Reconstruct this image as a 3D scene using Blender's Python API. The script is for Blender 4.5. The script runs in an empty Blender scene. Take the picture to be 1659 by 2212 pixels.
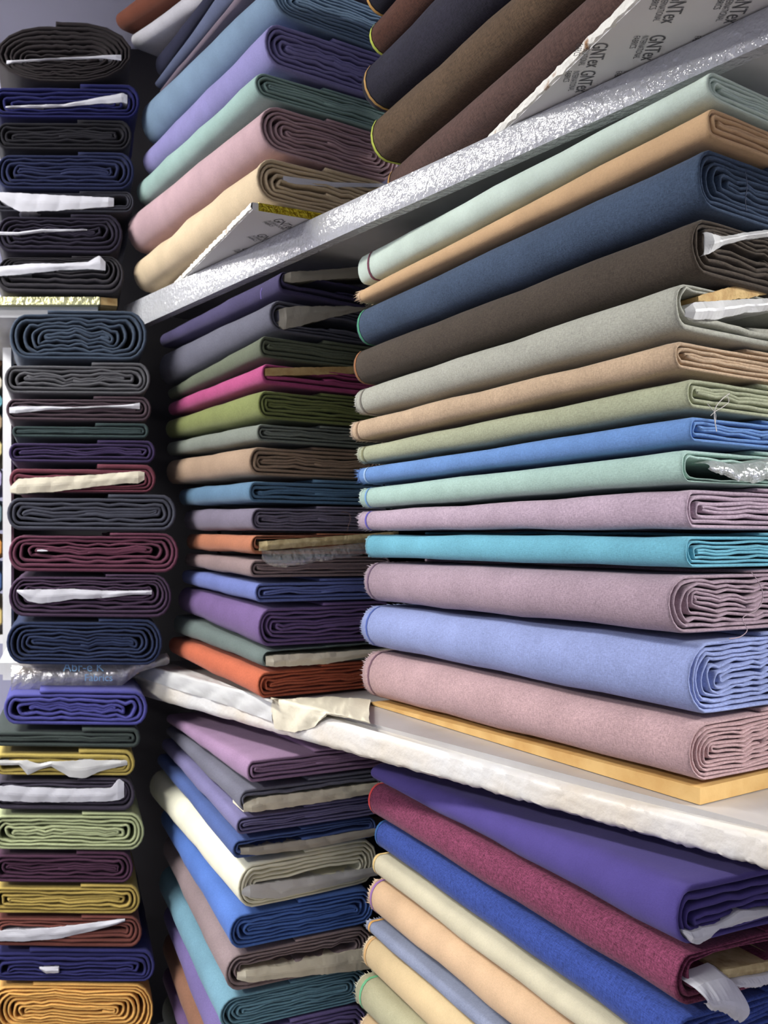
import bpy, bmesh, math
import numpy as np
from mathutils import Vector, Matrix

# ------------------------------------------------------------------ camera
SC = bpy.context.scene
COL = SC.collection
W_PX, H_PX, F_PX, CX, HOR = 1659.0, 2212.0, 1950.0, 829.5, 1150.0
CAM_Z = 1.5                                   # eye height above the floor
cam_d = bpy.data.cameras.new('camera')
cam = bpy.data.objects.new('camera', cam_d)
COL.objects.link(cam)
cam.location = (0, 0, CAM_Z)
cam.rotation_euler = (math.radians(90), 0, 0)
cam_d.sensor_fit = 'VERTICAL'
cam_d.sensor_height = 36.0
cam_d.sensor_width = 36.0 * W_PX / H_PX
cam_d.lens = F_PX / H_PX * 36.0
cam_d.shift_y = (HOR - H_PX / 2) / H_PX
cam_d.clip_start = 0.02
cam_d.dof.use_dof = True
cam_d.dof.focus_distance = 1.12
cam_d.dof.aperture_fstop = 10.0
SC.camera = cam

# ------------------------------------------------------------------ light and exposure
SC.view_settings.view_transform = 'Standard'
SC.view_settings.look = 'None'
SC.view_settings.gamma = 1.0
SC.view_settings.exposure = 0.85
SC.view_settings.use_curve_mapping = False
LAMP_COLOR = (1.0, 0.985, 0.96)
CEIL = 1.45                                   # ceiling above the eye
LAMPS = [(-1.90, 1.40, 36.0), (-2.98, 2.71, 40.0), (-3.0, -0.5, 62.0), (3.2, -0.2, 108.0), (3.9, 0.6, 108.0)]   # x, y, strength; the last three are added to light the bolt ends
world = bpy.data.worlds.new('world')
SC.world = world
world.use_nodes = True
world.node_tree.nodes['Background'].inputs[0].default_value = (0.75, 0.82, 1.0, 1)
world.node_tree.nodes['Background'].inputs[1].default_value = 0.22


def P(px, py, z):
    """the point of the place that the photograph shows at (px, py), z metres ahead"""
    return Vector(((px - CX) / F_PX * z, z, CAM_Z + (HOR - py) / F_PX * z))


# ------------------------------------------------------------------ materials
def lin(c):
    return tuple(((v / 255) / 12.92 if v / 255 <= 0.04045 else ((v / 255 + 0.055) / 1.055) ** 2.4) for v in c)


def new_mat(name):
    m = bpy.data.materials.new(name)
    m.use_nodes = True
    nt = m.node_tree
    return m, nt, nt.nodes['Principled BSDF']


def nd(nt, typ, **kw):
    n = nt.nodes.new(typ)
    for k, v in kw.items():
        setattr(n, k, v)
    return n


FAB = {}


def fabric(rgb, heather=0.18, scale=420.0, sheen=0.25, bump=0.25, gain=1.0):
    key = (rgb, heather, scale, sheen, bump, gain)
    if key in FAB:
        return FAB[key]
    m, nt, b = new_mat('fabric')
    L = nt.links
    tc = nd(nt, 'ShaderNodeTexCoord')
    oi = nd(nt, 'ShaderNodeObjectInfo')
    add = nd(nt, 'ShaderNodeVectorMath', operation='ADD')
    mul = nd(nt, 'ShaderNodeMath', operation='MULTIPLY')
    mul.inputs[1].default_value = 7.0
    L.new(oi.outputs['Random'], mul.inputs[0])
    L.new(tc.outputs['Object'], add.inputs[0])
    L.new(mul.outputs[0], add.inputs[1])
    facs = []
    for sc, w in (((0.22, 1.0, 1.0), 0.5), ((1.0, 0.22, 0.22), 0.5)):   # yarns of the warp and of the weft
        mp = nd(nt, 'ShaderNodeMapping')
        mp.inputs['Scale'].default_value = sc
        L.new(add.outputs[0], mp.inputs['Vector'])
        nz = nd(nt, 'ShaderNodeTexNoise')
        nz.inputs['Scale'].default_value = scale * 2.6
        nz.inputs['Detail'].default_value = 1.5
        nz.inputs['Roughness'].default_value = 0.6
        L.new(mp.outputs[0], nz.inputs['Vector'])
        facs.append(nz.outputs['Fac'])
    s = nd(nt, 'ShaderNodeMath', operation='ADD')
    L.new(facs[0], s.inputs[0]); L.new(facs[1], s.inputs[1])
    big = nd(nt, 'ShaderNodeTexNoise')
    big.inputs['Scale'].default_value = 18.0
    big.inputs['Detail'].default_value = 3.0
    L.new(add.outputs[0], big.inputs['Vector'])
    mr = nd(nt, 'ShaderNodeMapRange')
    mr.inputs['From Min'].default_value = 0.7; mr.inputs['From Max'].default_value = 1.3
    mr.inputs['To Min'].default_value = 1 - heather; mr.inputs['To Max'].default_value = 1 + heather
    L.new(s.outputs[0], mr.inputs['Value'])
    mr2 = nd(nt, 'ShaderNodeMapRange')
    mr2.inputs['From Min'].default_value = 0.3; mr2.inputs['From Max'].default_value = 0.7
    mr2.inputs['To Min'].default_value = 0.92; mr2.inputs['To Max'].default_value = 1.08
    L.new(big.outputs['Fac'], mr2.inputs['Value'])
    pr = nd(nt, 'ShaderNodeMath', operation='MULTIPLY')
    L.new(mr.outputs[0], pr.inputs[0]); L.new(mr2.outputs[0], pr.inputs[1])
    vm = nd(nt, 'ShaderNodeVectorMath', operation='SCALE')
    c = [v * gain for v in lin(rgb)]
    lum = 0.25 * c[0] + 0.6 * c[1] + 0.15 * c[2]
    c = [v * 0.84 + lum * 0.16 for v in c]
    vm.inputs[0].default_value = c
    L.new(pr.outputs[0], vm.inputs['Scale'])
    L.new(vm.outputs[0], b.inputs['Base Color'])
    b.inputs['Roughness'].default_value = 0.88
    b.inputs['Specular IOR Level'].default_value = 0.12
    b.inputs['Sheen Weight'].default_value = sheen
    b.inputs['Sheen Roughness'].default_value = 0.45
    b.inputs['Sheen Tint'].default_value = (*[min(1, v * 0.6 + 0.35) for v in c], 1)
    bp = nd(nt, 'ShaderNodeBump')
    bp.inputs['Strength'].default_value = bump
    bp.inputs['Distance'].default_value = 0.0012
    L.new(s.outputs[0], bp.inputs['Height'])
    L.new(bp.outputs[0], b.inputs['Normal'])
    FAB[key] = m
    return m


def plain(name, rgb, rough=0.6, spec=0.3, metallic=0.0, bump=0.0, bscale=60.0, bdist=0.002, var=0.0, vscale=15.0,
          second=None, alpha=1.0, coat=0.0, detail=4.0):
    m, nt, b = new_mat(name)
    L = nt.links
    tc = nd(nt, 'ShaderNodeTexCoord')
    c = lin(rgb)
    b.inputs['Base Color'].default_value = (*c, 1)
    b.inputs['Roughness'].default_value = rough
    b.inputs['Specular IOR Level'].default_value = spec
    b.inputs['Metallic'].default_value = metallic
    b.inputs['Coat Weight'].default_value = coat
    b.inputs['Coat Roughness'].default_value = 0.08
    if second:
        nz = nd(nt, 'ShaderNodeTexNoise')
        nz.inputs['Scale'].default_value = vscale
        nz.inputs['Detail'].default_value = 5.0
        L.new(tc.outputs['Object'], nz.inputs['Vector'])
        cr = nd(nt, 'ShaderNodeValToRGB')
        cr.color_ramp.elements[0].position = 0.5 - var if var > 0 else 0.5 - var - 0.02
        cr.color_ramp.elements[0].color = (*c, 1)
        cr.color_ramp.elements[1].position = 0.6 + abs(var)
        cr.color_ramp.elements[1].color = (*lin(second), 1)
        L.new(nz.outputs['Fac'], cr.inputs[0])
        L.new(cr.outputs[0], b.inputs['Base Color'])
    if bump:
        nz = nd(nt, 'ShaderNodeTexNoise')
        nz.inputs['Scale'].default_value = bscale
        nz.inputs['Detail'].default_value = detail
        L.new(tc.outputs['Object'], nz.inputs['Vector'])
        bp = nd(nt, 'ShaderNodeBump')
        bp.inputs['Strength'].default_value = bump
        bp.inputs['Distance'].default_value = bdist
        L.new(nz.outputs['Fac'], bp.inputs['Height'])
        L.new(bp.outputs[0], b.inputs['Normal'])
        if coat:
            L.new(bp.outputs[0], b.inputs['Coat Normal'])
    if alpha < 1:
        b.inputs['Alpha'].default_value = alpha
    return m


def clear_film(name, tint, opacity):
    """thin clear plastic: see-through with glossy creases"""
    m, nt, b = new_mat(name)
    L = nt.links
    nt.nodes.remove(b)
    out = nt.nodes['Material Output']
    tr = nd(nt, 'ShaderNodeBsdfTransparent')
    df = nd(nt, 'ShaderNodeBsdfDiffuse'); df.inputs[0].default_value = (*lin(tint), 1)
    gl = nd(nt, 'ShaderNodeBsdfGlossy'); gl.inputs['Roughness'].default_value = 0.12
    m1 = nd(nt, 'ShaderNodeMixShader'); m1.inputs[0].default_value = opacity
    m2 = nd(nt, 'ShaderNodeMixShader'); m2.inputs[0].default_value = 0.22
    tc = nd(nt, 'ShaderNodeTexCoord')
    nz = nd(nt, 'ShaderNodeTexNoise'); nz.inputs['Scale'].default_value = 110; nz.inputs['Detail'].default_value = 3
    bp = nd(nt, 'ShaderNodeBump'); bp.inputs['Strength'].default_value = 0.9; bp.inputs['Distance'].default_value = 0.004
    L.new(tc.outputs['Object'], nz.inputs['Vector']); L.new(nz.outputs['Fac'], bp.inputs['Height'])
    L.new(bp.outputs[0], gl.inputs['Normal']); L.new(bp.outputs[0], df.inputs['Normal'])
    L.new(tr.outputs[0], m1.inputs[1]); L.new(df.outputs[0], m1.inputs[2])
    L.new(m1.outputs[0], m2.inputs[1]); L.new(gl.outputs[0], m2.inputs[2])
    L.new(m2.outputs[0], out.inputs['Surface'])
    return m


M_PAPER = plain('white_paper', (206, 206, 212), rough=0.6, bump=0.3, bscale=60)
M_GREYPAPER = plain('grey_paper', (176, 170, 156), rough=0.6, bump=0.4, bscale=90)
M_CREAMPAPER = plain('cream_paper', (222, 214, 190), rough=0.6, bump=0.4, bscale=90)
M_WPLASTIC = plain('white_plastic', (205, 205, 202), rough=0.32, spec=0.4, bump=0.3, bscale=60)
M_CARD = plain('cardboard', (205, 175, 120), rough=0.85, bump=0.5, bscale=250, second=(176, 140, 88), var=0.12, vscale=60)
M_STRAW = plain('strawboard', (196, 178, 134), rough=0.85, bump=0.5, bscale=250, second=(160, 138, 95), var=0.12, vscale=80)
M_FILM = clear_film('clear_film', (205, 205, 200), 0.30)
M_MILKFILM = clear_film('milky_film', (215, 222, 216), 0.45)
M_WHITE = plain('white_paint', (226, 226, 228), rough=0.4, spec=0.4, bump=0.15, bscale=40, second=(205, 205, 203), var=0.15, vscale=9)
M_SHELF = plain('worn_shelf_top', (186, 183, 180), rough=0.35, spec=0.4, bump=0.2, bscale=30, second=(170, 165, 160), var=0.15, vscale=12)
M_WRAP = plain('glossy_white_wrap', (182, 183, 185), rough=0.09, spec=0.75)
_nt = M_WRAP.node_tree
_tc = nd(_nt, 'ShaderNodeTexCoord'); _n1 = nd(_nt, 'ShaderNodeTexNoise'); _n2 = nd(_nt, 'ShaderNodeTexNoise'); _mm = nd(_nt, 'ShaderNodeMath', operation='MULTIPLY')
_n1.inputs['Scale'].default_value = 130; _n1.inputs['Detail'].default_value = 2.0
_n2.inputs['Scale'].default_value = 7; _n2.inputs['Detail'].default_value = 2.0
_mr = nd(_nt, 'ShaderNodeMapRange'); _mr.inputs['To Min'].default_value = 0.3; _mr.inputs['From Min'].default_value = 0.35; _mr.inputs['From Max'].default_value = 0.6
_bp = nd(_nt, 'ShaderNodeBump'); _bp.inputs['Strength'].default_value = 1.0; _bp.inputs['Distance'].default_value = 0.0038
for _n in (_n1, _n2):
    _nt.links.new(_tc.outputs['Object'], _n.inputs['Vector'])
_nt.links.new(_n2.outputs['Fac'], _mr.inputs['Value'])
_nt.links.new(_n1.outputs['Fac'], _mm.inputs[0]); _nt.links.new(_mr.outputs[0], _mm.inputs[1])
_nt.links.new(_mm.outputs[0], _bp.inputs['Height'])
_nt.links.new(_bp.outputs[0], _nt.nodes['Principled BSDF'].inputs['Normal'])
M_FOAM = plain('worn_white_edge', (226, 225, 221), rough=0.42, spec=0.4, bump=0.5, bscale=90, bdist=0.003, second=(220, 209, 190), var=0.14, vscale=9)
M_GOLD = plain('gold_foil', (214, 196, 60), rough=0.18, metallic=0.9, bump=1.0, bscale=130, bdist=0.003)
M_PALEGOLD = plain('pale_gold_foil', (226, 224, 170), rough=0.2, metallic=0.7, bump=1.0, bscale=90, bdist=0.003)
M_INK = plain('grey_ink', (92, 92, 94), rough=0.7)
M_BLUEINK = plain('blue_ink', (140, 186, 220), rough=0.6)
M_BOARD = plain('white_board', (214, 212, 212), rough=0.6, bump=0.1, bscale=60)
M_TORN = plain('torn_board_edge', (226, 224, 214), rough=0.8, bump=0.8, bscale=200, second=(150, 110, 70), var=-0.12, vscale=45)
M_PLANK = plain('tan_board', (214, 176, 112), rough=0.65, bump=0.2, bscale=120, second=(196, 152, 88), var=0.12, vscale=25)
M_WALL = plain('wall_paint', (150, 150, 172), rough=0.8, bump=0.05)
M_PALEWALL = plain('pale_wall_paint', (224, 222, 240), rough=0.8, bump=0.05)
M_GAPSHADE = plain('gap_shade', (22, 20, 24), rough=0.85, bump=0.05)  # near-black paints in the shade of the deep gaps between stacks
M_CEIL = plain('ceiling_paint', (190, 190, 200), rough=0.85)
M_FLOOR = plain('floor_tile', (104, 98, 94), rough=0.5, second=(92, 88, 84), var=0.2, vscale=3)
M_THREAD = plain('loose_thread', (210, 205, 200), rough=0.9)


# ------------------------------------------------------------------ object helpers
def mesh_obj(name, verts, faces, mat, parent=None, smooth=True):
    me = bpy.data.meshes.new(name)
    me.from_pydata([tuple(map(float, v)) for v in verts], [], [tuple(int(i) for i in f) for f in faces])
    me.materials.append(mat)
    if smooth:
        me.polygons.foreach_set('use_smooth', [True] * len(me.polygons))
    me.update()
    o = bpy.data.objects.new(name, me)
    COL.objects.link(o)
    if parent:
        o.parent = parent
    return o


def tag(o, label=None, cat=None, group=None, kind=None):
    for k, v in (('label', label), ('category', cat), ('group', group), ('kind', kind)):
        if v:
            o[k] = v
    return o


def empty(name, loc, rz=0.0):
    o = bpy.data.objects.new(name, None)
    o.empty_display_size = 0.05
    COL.objects.link(o)
    o.location = loc
    o.rotation_euler = (0, 0, rz)
    return o


def prism(name, poly, z0, z1, mat, parent=None, bevel=0.0):
    """upright prism over a plan polygon, world coordinates (or the parent's, when the parent is at the origin)"""
    bm = bmesh.new()
    lo = [bm.verts.new((p[0], p[1], z0)) for p in poly]
    hi = [bm.verts.new((p[0], p[1], z1)) for p in poly]
    n = len(poly)
    bm.faces.new(lo[::-1]); bm.faces.new(hi)
    for i in range(n):
        bm.faces.new((lo[i], lo[(i + 1) % n], hi[(i + 1) % n], hi[i]))
    bmesh.ops.recalc_face_normals(bm, faces=bm.faces)
    if bevel:
        bmesh.ops.bevel(bm, geom=bm.edges[:] , offset=bevel, segments=2, affect='EDGES', profile=0.6)
    me = bpy.data.meshes.new(name)
    bm.to_mesh(me); bm.free()
    me.materials.append(mat)
    o = bpy.data.objects.new(name, me)
    COL.objects.link(o)
    if parent:
        o.parent = parent
    return o


def wob(x, rng, n=4, f0=1.0):
    """smooth 1-D noise, about -1..1"""
    out = np.zeros_like(x, dtype=float)
    for k in range(n):
        out += np.sin(x * f0 * (1.0 + 1.7 * k) * rng.uniform(0.7, 1.3) + rng.uniform(0, 6.28)) / (1 + 0.6 * k)
    return out / 2.0


# ------------------------------------------------------------------ a rolled bolt of cloth
class Bolt:
    """flat-rolled cloth: a real spiral sheet, section across y/z, length along x, near end at -x"""

    def __init__(self, label, group, mat, near, far, zn, zf, w, pitch=0.0055, seed=0, skew=0.0, core=None,
                 round_=0.72, start=0.55, loose=0.5, gap=0.0004, name='fabric_bolt', cat='fabric bolt', wrinkle=0.0008, ends=8):
        rng = np.random.default_rng(seed + 11)
        self.rng = rng
        xn, tn, bn = near
        xf, tf, bf = far
        N = P(xn, bn, zn); F = P(xf, bf, zf)
        self.hn = (bn - tn) / F_PX * zn - gap
        self.hf = (bf - tf) / F_PX * zf - gap
        d = Vector((F.x - N.x, F.y - N.y)); L = d.length
        d.normalize()
        self.d = d
        nl = Vector((-d.y, d.x))                      # to the visible (left) side
        self.L, self.w, self.skew = L, w, skew
        base = Vector((N.x, N.y)) + d * (L / 2) - nl * (w / 2) + (d * (-skew * w / 2))
        self.zb_n, self.zb_f = N.z + gap / 2, F.z + gap / 2
        zmid = (self.zb_n + self.zb_f) / 2
        self.base = Vector((base.x, base.y, zmid))
        self.rz = math.atan2(d.y, d.x)
        self.root = empty(name, self.base, self.rz)
        tag(self.root, label, cat, group)
        self.mat = mat
        Hm = (self.hn + self.hf) / 2
        self.Hm = Hm
        zc, cb = (0.0, Hm * 0.045) if core is None else (core[0] * Hm, core[1] * Hm / 2)
        zc = max(-0.22 * Hm, min(0.22 * Hm, zc))
        cb = min(cb, 0.36 * Hm)
        turns = max(2, int(round((Hm / 2 - cb) / pitch)))
        p = (Hm / 2 - cb) / turns
        self.p = p
        # one turn of the racetrack, as (side, parameter)
        NT, NLa, NR = 12, 9, ends
        seq = []
        for i in range(NT // 2):
            seq.append(('b', 0.5 + (i + 0.5) / NT))
        for i in range(NLa):
            seq.append(('l', (i + 0.5) / NLa))
        for i in range(NT):
            seq.append(('t', (i + 0.5) / NT))
        for i in range(NR):
            seq.append(('r', (i + 0.5) / NR))
        for i in range(NT // 2):
            seq.append(('b', (i + 0.5) / NT))
        npt = len(seq)
        sh = int(start * npt)
        seq = seq[sh:] + seq[:sh]
        M = npt * turns + npt // 2
        u = np.arange(M) / npt
        u = np.minimum(u, turns - 0.02)
        frac = np.clip(u / turns, 0, 1)
        b = Hm / 2 - p * 0.42 - p * u
        b = np.maximum(b, cb * 0.6 + 0.0004)
        inset = np.concatenate([[0.0], np.cumsum(rng.uniform(0.0, 1.5, turns + 2) * p * loose)])
        a = w / 2 - p * 0.42 - p * u * 0.95 - np.interp(u, np.arange(len(inset)), np.concatenate([[0, 0], inset[:-2]]))
        a = np.maximum(a, w * 0.2)
        thick = np.interp(u, np.arange(turns + 2), rng.uniform(0.8, 1.12, turns + 2))
        y = np.zeros(M); z = np.zeros(M)
        for i in range(M):
            s, t = seq[i % npt]
            r = min(round_ * b[i], a[i] * 0.9)
            ys = a[i] - r
            if s == 't':
                y[i] = ys - 2 * ys * t; z[i] = b[i]
            elif s == 'b':
                y[i] = -ys + 2 * ys * t; z[i] = -b[i]
            elif s == 'l':
                an = -math.pi / 2 + math.pi * t
                y[i] = ys + r * math.cos(an); z[i] = b[i] * math.sin(an)
            else:
                an = math.pi / 2 + math.pi * t
                y[i] = -ys + r * math.cos(an); z[i] = b[i] * math.sin(an)
        env = np.clip((u - 0.7) / 1.6, 0, 1)
        lay = np.floor(u)
        com = wob(y * 38.0, rng) * Hm * 0.055 * loose + wob(y * 90.0, rng) * Hm * 0.010 * loose
        z = z + env * com * (0.35 + 0.65 * frac)
        z = z + env * wob(y * 60 + lay * 2.1, rng) * p * 0.28
        y = y + env * wob(u * 9.0, rng) * p * 0.35
        z = z + zc * frac
        side = np.clip(z / (b + 1e-6), -1, 1)
        ploc = p - zc / turns * side
        th = np.clip(ploc, p * 0.35, p * 1.5) * 0.80 * np.where(u < 1, 1.0, thick)
        ty = np.gradient(y); tz = np.gradient(z)
        ln = np.sqrt(ty ** 2 + tz ** 2) + 1e-9
        ny, nz = -tz / ln, ty / ln                     # outward or inward, fixed below
        sgn = np.sign(np.sum(ny * y + nz * z)) or 1.0
        ny, nz = ny * sgn, nz * sgn
        off = wob(u * 7.0, rng, 5) * 0.0014 + wob(u * 1.3, rng) * 0.0012
        Ls = L
        st = [0, 0.0011, 0.0036, 0.02, 0.07, 0.15]
        kk = 7
        st += [0.15 + (Ls - 0.17) * (i + 1) / (kk + 1) for i in range(kk)]
        st += [Ls - 0.02, Ls - 0.0028, Ls - 0.0009, Ls]
        tk = [0.3, 0.74, 1.0] + [1.0] * (len(st) - 6) + [1.0, 0.78, 0.35]
        ns = len(st)
        verts = np.zeros((ns, 2, M, 3))
        oenv = np.clip(1.6 - u, 0, 1)
        ph = rng.uniform(0, 6.28, 6)
        for k in range(ns):
            x0 = st[k]
            e = max(0.0, 1 - x0 / 0.1)
            wr = oenv * wrinkle * (np.sin(x0 * 31 + ph[0] + z * 60) + np.sin(x0 * 67 + ph[1] - z * 110) * 0.6 + np.sin(x0 * 13 + ph[2]))
            env_end = min(1.0, x0 / 0.03, max(0.0, (L - 0.021 - x0) / 0.1))
            for q, sg in ((0, 1.0), (1, -1.0)):
                yy = y + ny * (sg * th * tk[k] / 2 + wr * env_end)
                zz = z + nz * (sg * th * tk[k] / 2 + wr * env_end)
                x = x0 + off * e
                t = x / L
                h = self.hn + (self.hf - self.hn) * t
                zb = self.zb_n + (self.zb_f - self.zb_n) * t - zmid
                verts[k, q, :, 0] = x - L / 2 + skew * yy
                verts[k, q, :, 1] = yy
                verts[k, q, :, 2] = zb + h * (0.5 + zz / Hm)
        V = verts.reshape(-1, 3)
        idx = np.arange(ns * 2 * M).reshape(ns, 2, M)
        F_ = []

        def quads(A, B, C_, D_):
            F_.append(np.stack([A.ravel(), B.ravel(), C_.ravel(), D_.ravel()], 1))
        quads(idx[:-1, 0, :-1], idx[:-1, 0, 1:], idx[1:, 0, 1:], idx[1:, 0, :-1])
        quads(idx[:-1, 1, :-1], idx[1:, 1, :-1], idx[1:, 1, 1:], idx[:-1, 1, 1:])
        quads(idx[0, 0, :-1], idx[0, 1, :-1], idx[0, 1, 1:], idx[0, 0, 1:])
        quads(idx[-1, 0, :-1], idx[-1, 0, 1:], idx[-1, 1, 1:], idx[-1, 1, :-1])
        quads(idx[:-1, 0, 0], idx[1:, 0, 0], idx[1:, 1, 0], idx[:-1, 1, 0])
        quads(idx[:-1, 0, -1], idx[:-1, 1, -1], idx[1:, 1, -1], idx[1:, 0, -1])
        faces = np.concatenate(F_)
        me = bpy.data.meshes.new('rolled_cloth')
        me.vertices.add(len(V)); me.vertices.foreach_set('co', V.astype(np.float32).ravel())
        nf = len(faces)
        me.loops.add(nf * 4); me.loops.foreach_set('vertex_index', faces.astype(np.int32).ravel())
        me.polygons.add(nf)
        me.polygons.foreach_set('loop_start', np.arange(0, nf * 4, 4, dtype=np.int32))
        me.polygons.foreach_set('loop_total', np.full(nf, 4, dtype=np.int32))
        me.polygons.foreach_set('use_smooth', np.ones(nf, dtype=bool))
        me.materials.append(mat)
        me.update(calc_edges=True); me.validate()
        o = bpy.data.objects.new('rolled_cloth', me)
        COL.objects.link(o)
        o.parent = self.root
        self.cloth = o
        # outer contour for the selvedge at the far end
        oi = [i for i in range(npt) if seq[i][0] == 'l' or (seq[i][0] == 't' and seq[i][1] < 0.35) or (seq[i][0] == 'b' and seq[i][1] > 0.75)]
        self.contour = sorted([(math.atan2(z[i], max(1e-4, y[i] - (w / 2 - Hm * 0.5)) ), y[i] + ny[i] * th[i] / 2, z[i] + nz[i] * th[i] / 2, ny[i], nz[i]) for i in oi])
        self.zmid = zmid

    # local point on the contour
    def _loc(self, x, yy, zz):
        t = x / self.L
        h = self.hn + (self.hf - self.hn) * t
        zb = self.zb_n + (self.zb_f - self.zb_n) * t - self.zmid
        return (x - self.L / 2 + self.skew * yy, yy, zb + h * (0.5 + zz / self.Hm))

    def to_end(self, px, py, out=0.0):
        """photograph pixel -> local point on the plane of the near end, moved `out` metres towards the viewer"""
        c, s = math.cos(self.rz), math.sin(self.rz)
        dirw = Vector(((px - CX) / F_PX, 1.0, (HOR - py) / F_PX))
        o = Vector((0, 0, CAM_Z)) - self.base
        lo = Vector((o.x * c + o.y * s, -o.x * s + o.y * c, o.z))
        ld = Vector((dirw.x * c + dirw.y * s, -dirw.x * s + dirw.y * c, dirw.z))
        # plane: x - skew*y = -L/2 - out
        k = (-self.L / 2 - out - (lo.x - self.skew * lo.y)) / (ld.x - self.skew * ld.y)
        return lo + ld * k

    def selvedge(self, rgb, x_in=0.016, width=0.005, raise_=0.0007):
        m = fabric(rgb, 0.05)
        vs, fs = [], []
        x1 = self.L - x_in; x0 = x1 - width
        for (_, yy, zz, a, b) in self.contour:
            for x in (x0, x1):
                vs.append(self._loc(x, yy + a * raise_, zz + b * raise_))
        for i in range(len(self.contour) - 1):
            fs.append((2 * i, 2 * i + 1, 2 * i + 3, 2 * i + 2))
        tag(mesh_obj('selvedge_stripe', vs, fs, m, self.cloth), 'coloured selvedge stripe near the far end')

    def fray(self, rgb, length=0.006):
        m = fabric(rgb, 0.1)
        vs, fs = [], []
        cs = self.contour
        n = 70
        for i in range(n):
            f = i / (n - 1) * (len(cs) - 1.001)
            k = int(f); g = f - k
            c0, c1 = cs[k], cs[k + 1]
            yy = c0[1] * (1 - g) + c1[1] * g; zz = c0[2] * (1 - g) + c1[2] * g
            a, b = c0[3], c0[4]
            ln = length * self.rng.uniform(0.15, 1.0) ** 1.5
            dy, dz = -b * 0.0012, a * 0.0012
            k0 = len(vs)
            vs += [self._loc(self.L - 0.004, yy + dy + a * 4e-4, zz + dz + b * 4e-4), self._loc(self.L - 0.004, yy - dy + a * 4e-4, zz - dz + b * 4e-4),
                   self._loc(self.L - 0.004, yy - a * 8e-4, zz - b * 8e-4),
                   self._loc(self.L + ln, yy + a * self.rng.uniform(-1, 1.6) * ln * 0.4, zz + self.rng.uniform(-0.4, 0.4) * ln)]
            fs += [(k0, k0 + 1, k0 + 3), (k0 + 1, k0 + 2, k0 + 3), (k0 + 2, k0, k0 + 3)]
        tag(mesh_obj('frayed_edge', vs, fs, m, self.cloth, smooth=False), 'frayed edge of loose yarn ends')

    def ridges(self):
        r = self.rng
        q = [(r.uniform(0.008, 0.075), r.uniform(-2.5, 2.5), r.uniform(0, 6.28), r.uniform(0.4, 1)) for _ in range(5)]
        n = sum(k[3] for k in q)
        return lambda g, v: sum(k[3] * abs(math.sin(k[0] * g + k[1] * v + k[2])) for k in q) / n

    def insert(self, name, cols, mat, out=0.004, depth=0.06, crumple=0.003, nx=64, nz=8, label=None, smooth=False, edge=0.0):
        """something between the layers, seen at the near end: cols = (px, ytop, ybot) along the photograph"""
        rng = self.rng
        xs = np.array([c[0] for c in cols], float)
        g = np.linspace(xs[0], xs[-1], nx)
        tp = np.interp(g, xs, [c[1] for c in cols]); bt = np.interp(g, xs, [c[2] for c in cols])
        sc = np.clip((bt - tp) / 30.0, 0.1, 1)
        tp = tp + wob(g * 0.11, rng, 5) * edge * 1.2 * sc; bt = bt + wob(g * 0.13, rng, 5) * edge * 1.2 * sc
        rd = self.ridges()
        vs, fs = [], []
        nzt = nz + 2
        for i in range(nx):
            for j in range(nzt):
                v = min(max((j - 1) / (nz - 1), 0), 1)
                py = tp[i] + (bt[i] - tp[i]) * v
                bulge = out * (1 - 0.5 * abs(2 * v - 1)) + crumple * (rd(g[i], v) - 0.6)
                o = max(bulge, 0.0008) * min(1.0, 0.25 + 0.25 * min(i, nx - 1 - i))
                if j == 0 or j == nzt - 1:
                    o = -depth
                q = self.to_end(g[i], py, 0.0)
                vs.append((q.x - o, q.y, q.z))
        for i in range(nx - 1):
            for j in range(nzt):
                a = i * nzt + j; b_ = i * nzt + (j + 1) % nzt
                fs.append((a, b_, b_ + nzt, a + nzt))
        fs.append(tuple(range(nzt))); fs.append(tuple((nx - 1) * nzt + j for j in range(nzt))[::-1])
        o = mesh_obj(name, vs, fs, mat, self.root, smooth=smooth)
        return tag(o, label)

    def sheet(self, name, cols, mat, out=0.006, crumple=0.004, nx=70, nz=9, label=None, edge=1.5, smooth=False):
        """a free flap of film or paper hanging in front of the near end"""
        rng = self.rng
        xs = np.array([c[0] for c in cols], float)
        g = np.linspace(xs[0], xs[-1], nx)
        tp = np.interp(g, xs, [c[1] for c in cols]); bt = np.interp(g, xs, [c[2] for c in cols]) + wob(g * 0.13, rng, 5) * edge * 1.5
        rd = self.ridges()
        vs, fs = [], []
        for i in range(nx):
            for j in range(nz):
                v = j / (nz - 1)
                q = self.to_end(g[i], tp[i] + (bt[i] - tp[i]) * v, 0.0)
                o = 0.001 + out * math.sin(v * 2.2) + crumple * rd(g[i], v)
                if j == 0:
                    o = -0.01
                vs.append((q.x - o, q.y, q.z))
        for i in range(nx - 1):
            for j in range(nz - 1):
                a = i * nz + j
                fs.append((a, a + 1, a + nz + 1, a + nz))
        return tag(mesh_obj(name, vs, fs, mat, self.root, smooth=smooth), label)

    def thread(self, pts, mat, r=0.0006, out=0.006, label='loose thread'):
        ps = [self.to_end(x, y, out) for x, y in pts]
        # smooth through the points
        q = []
        n = len(ps)
        for i in range(n - 1):
            p0, p1, p2, p3 = ps[max(i - 1, 0)], ps[i], ps[i + 1], ps[min(i + 2, n - 1)]
            for s in range(6):
                t = s / 6
                q.append(0.5 * ((2 * p1) + (p2 - p0) * t + (2 * p0 - 5 * p1 + 4 * p2 - p3) * t * t + (3 * p1 - p0 - 3 * p2 + p3) * t ** 3))
        q.append(ps[-1])
        vs, fs = [], []
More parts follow.
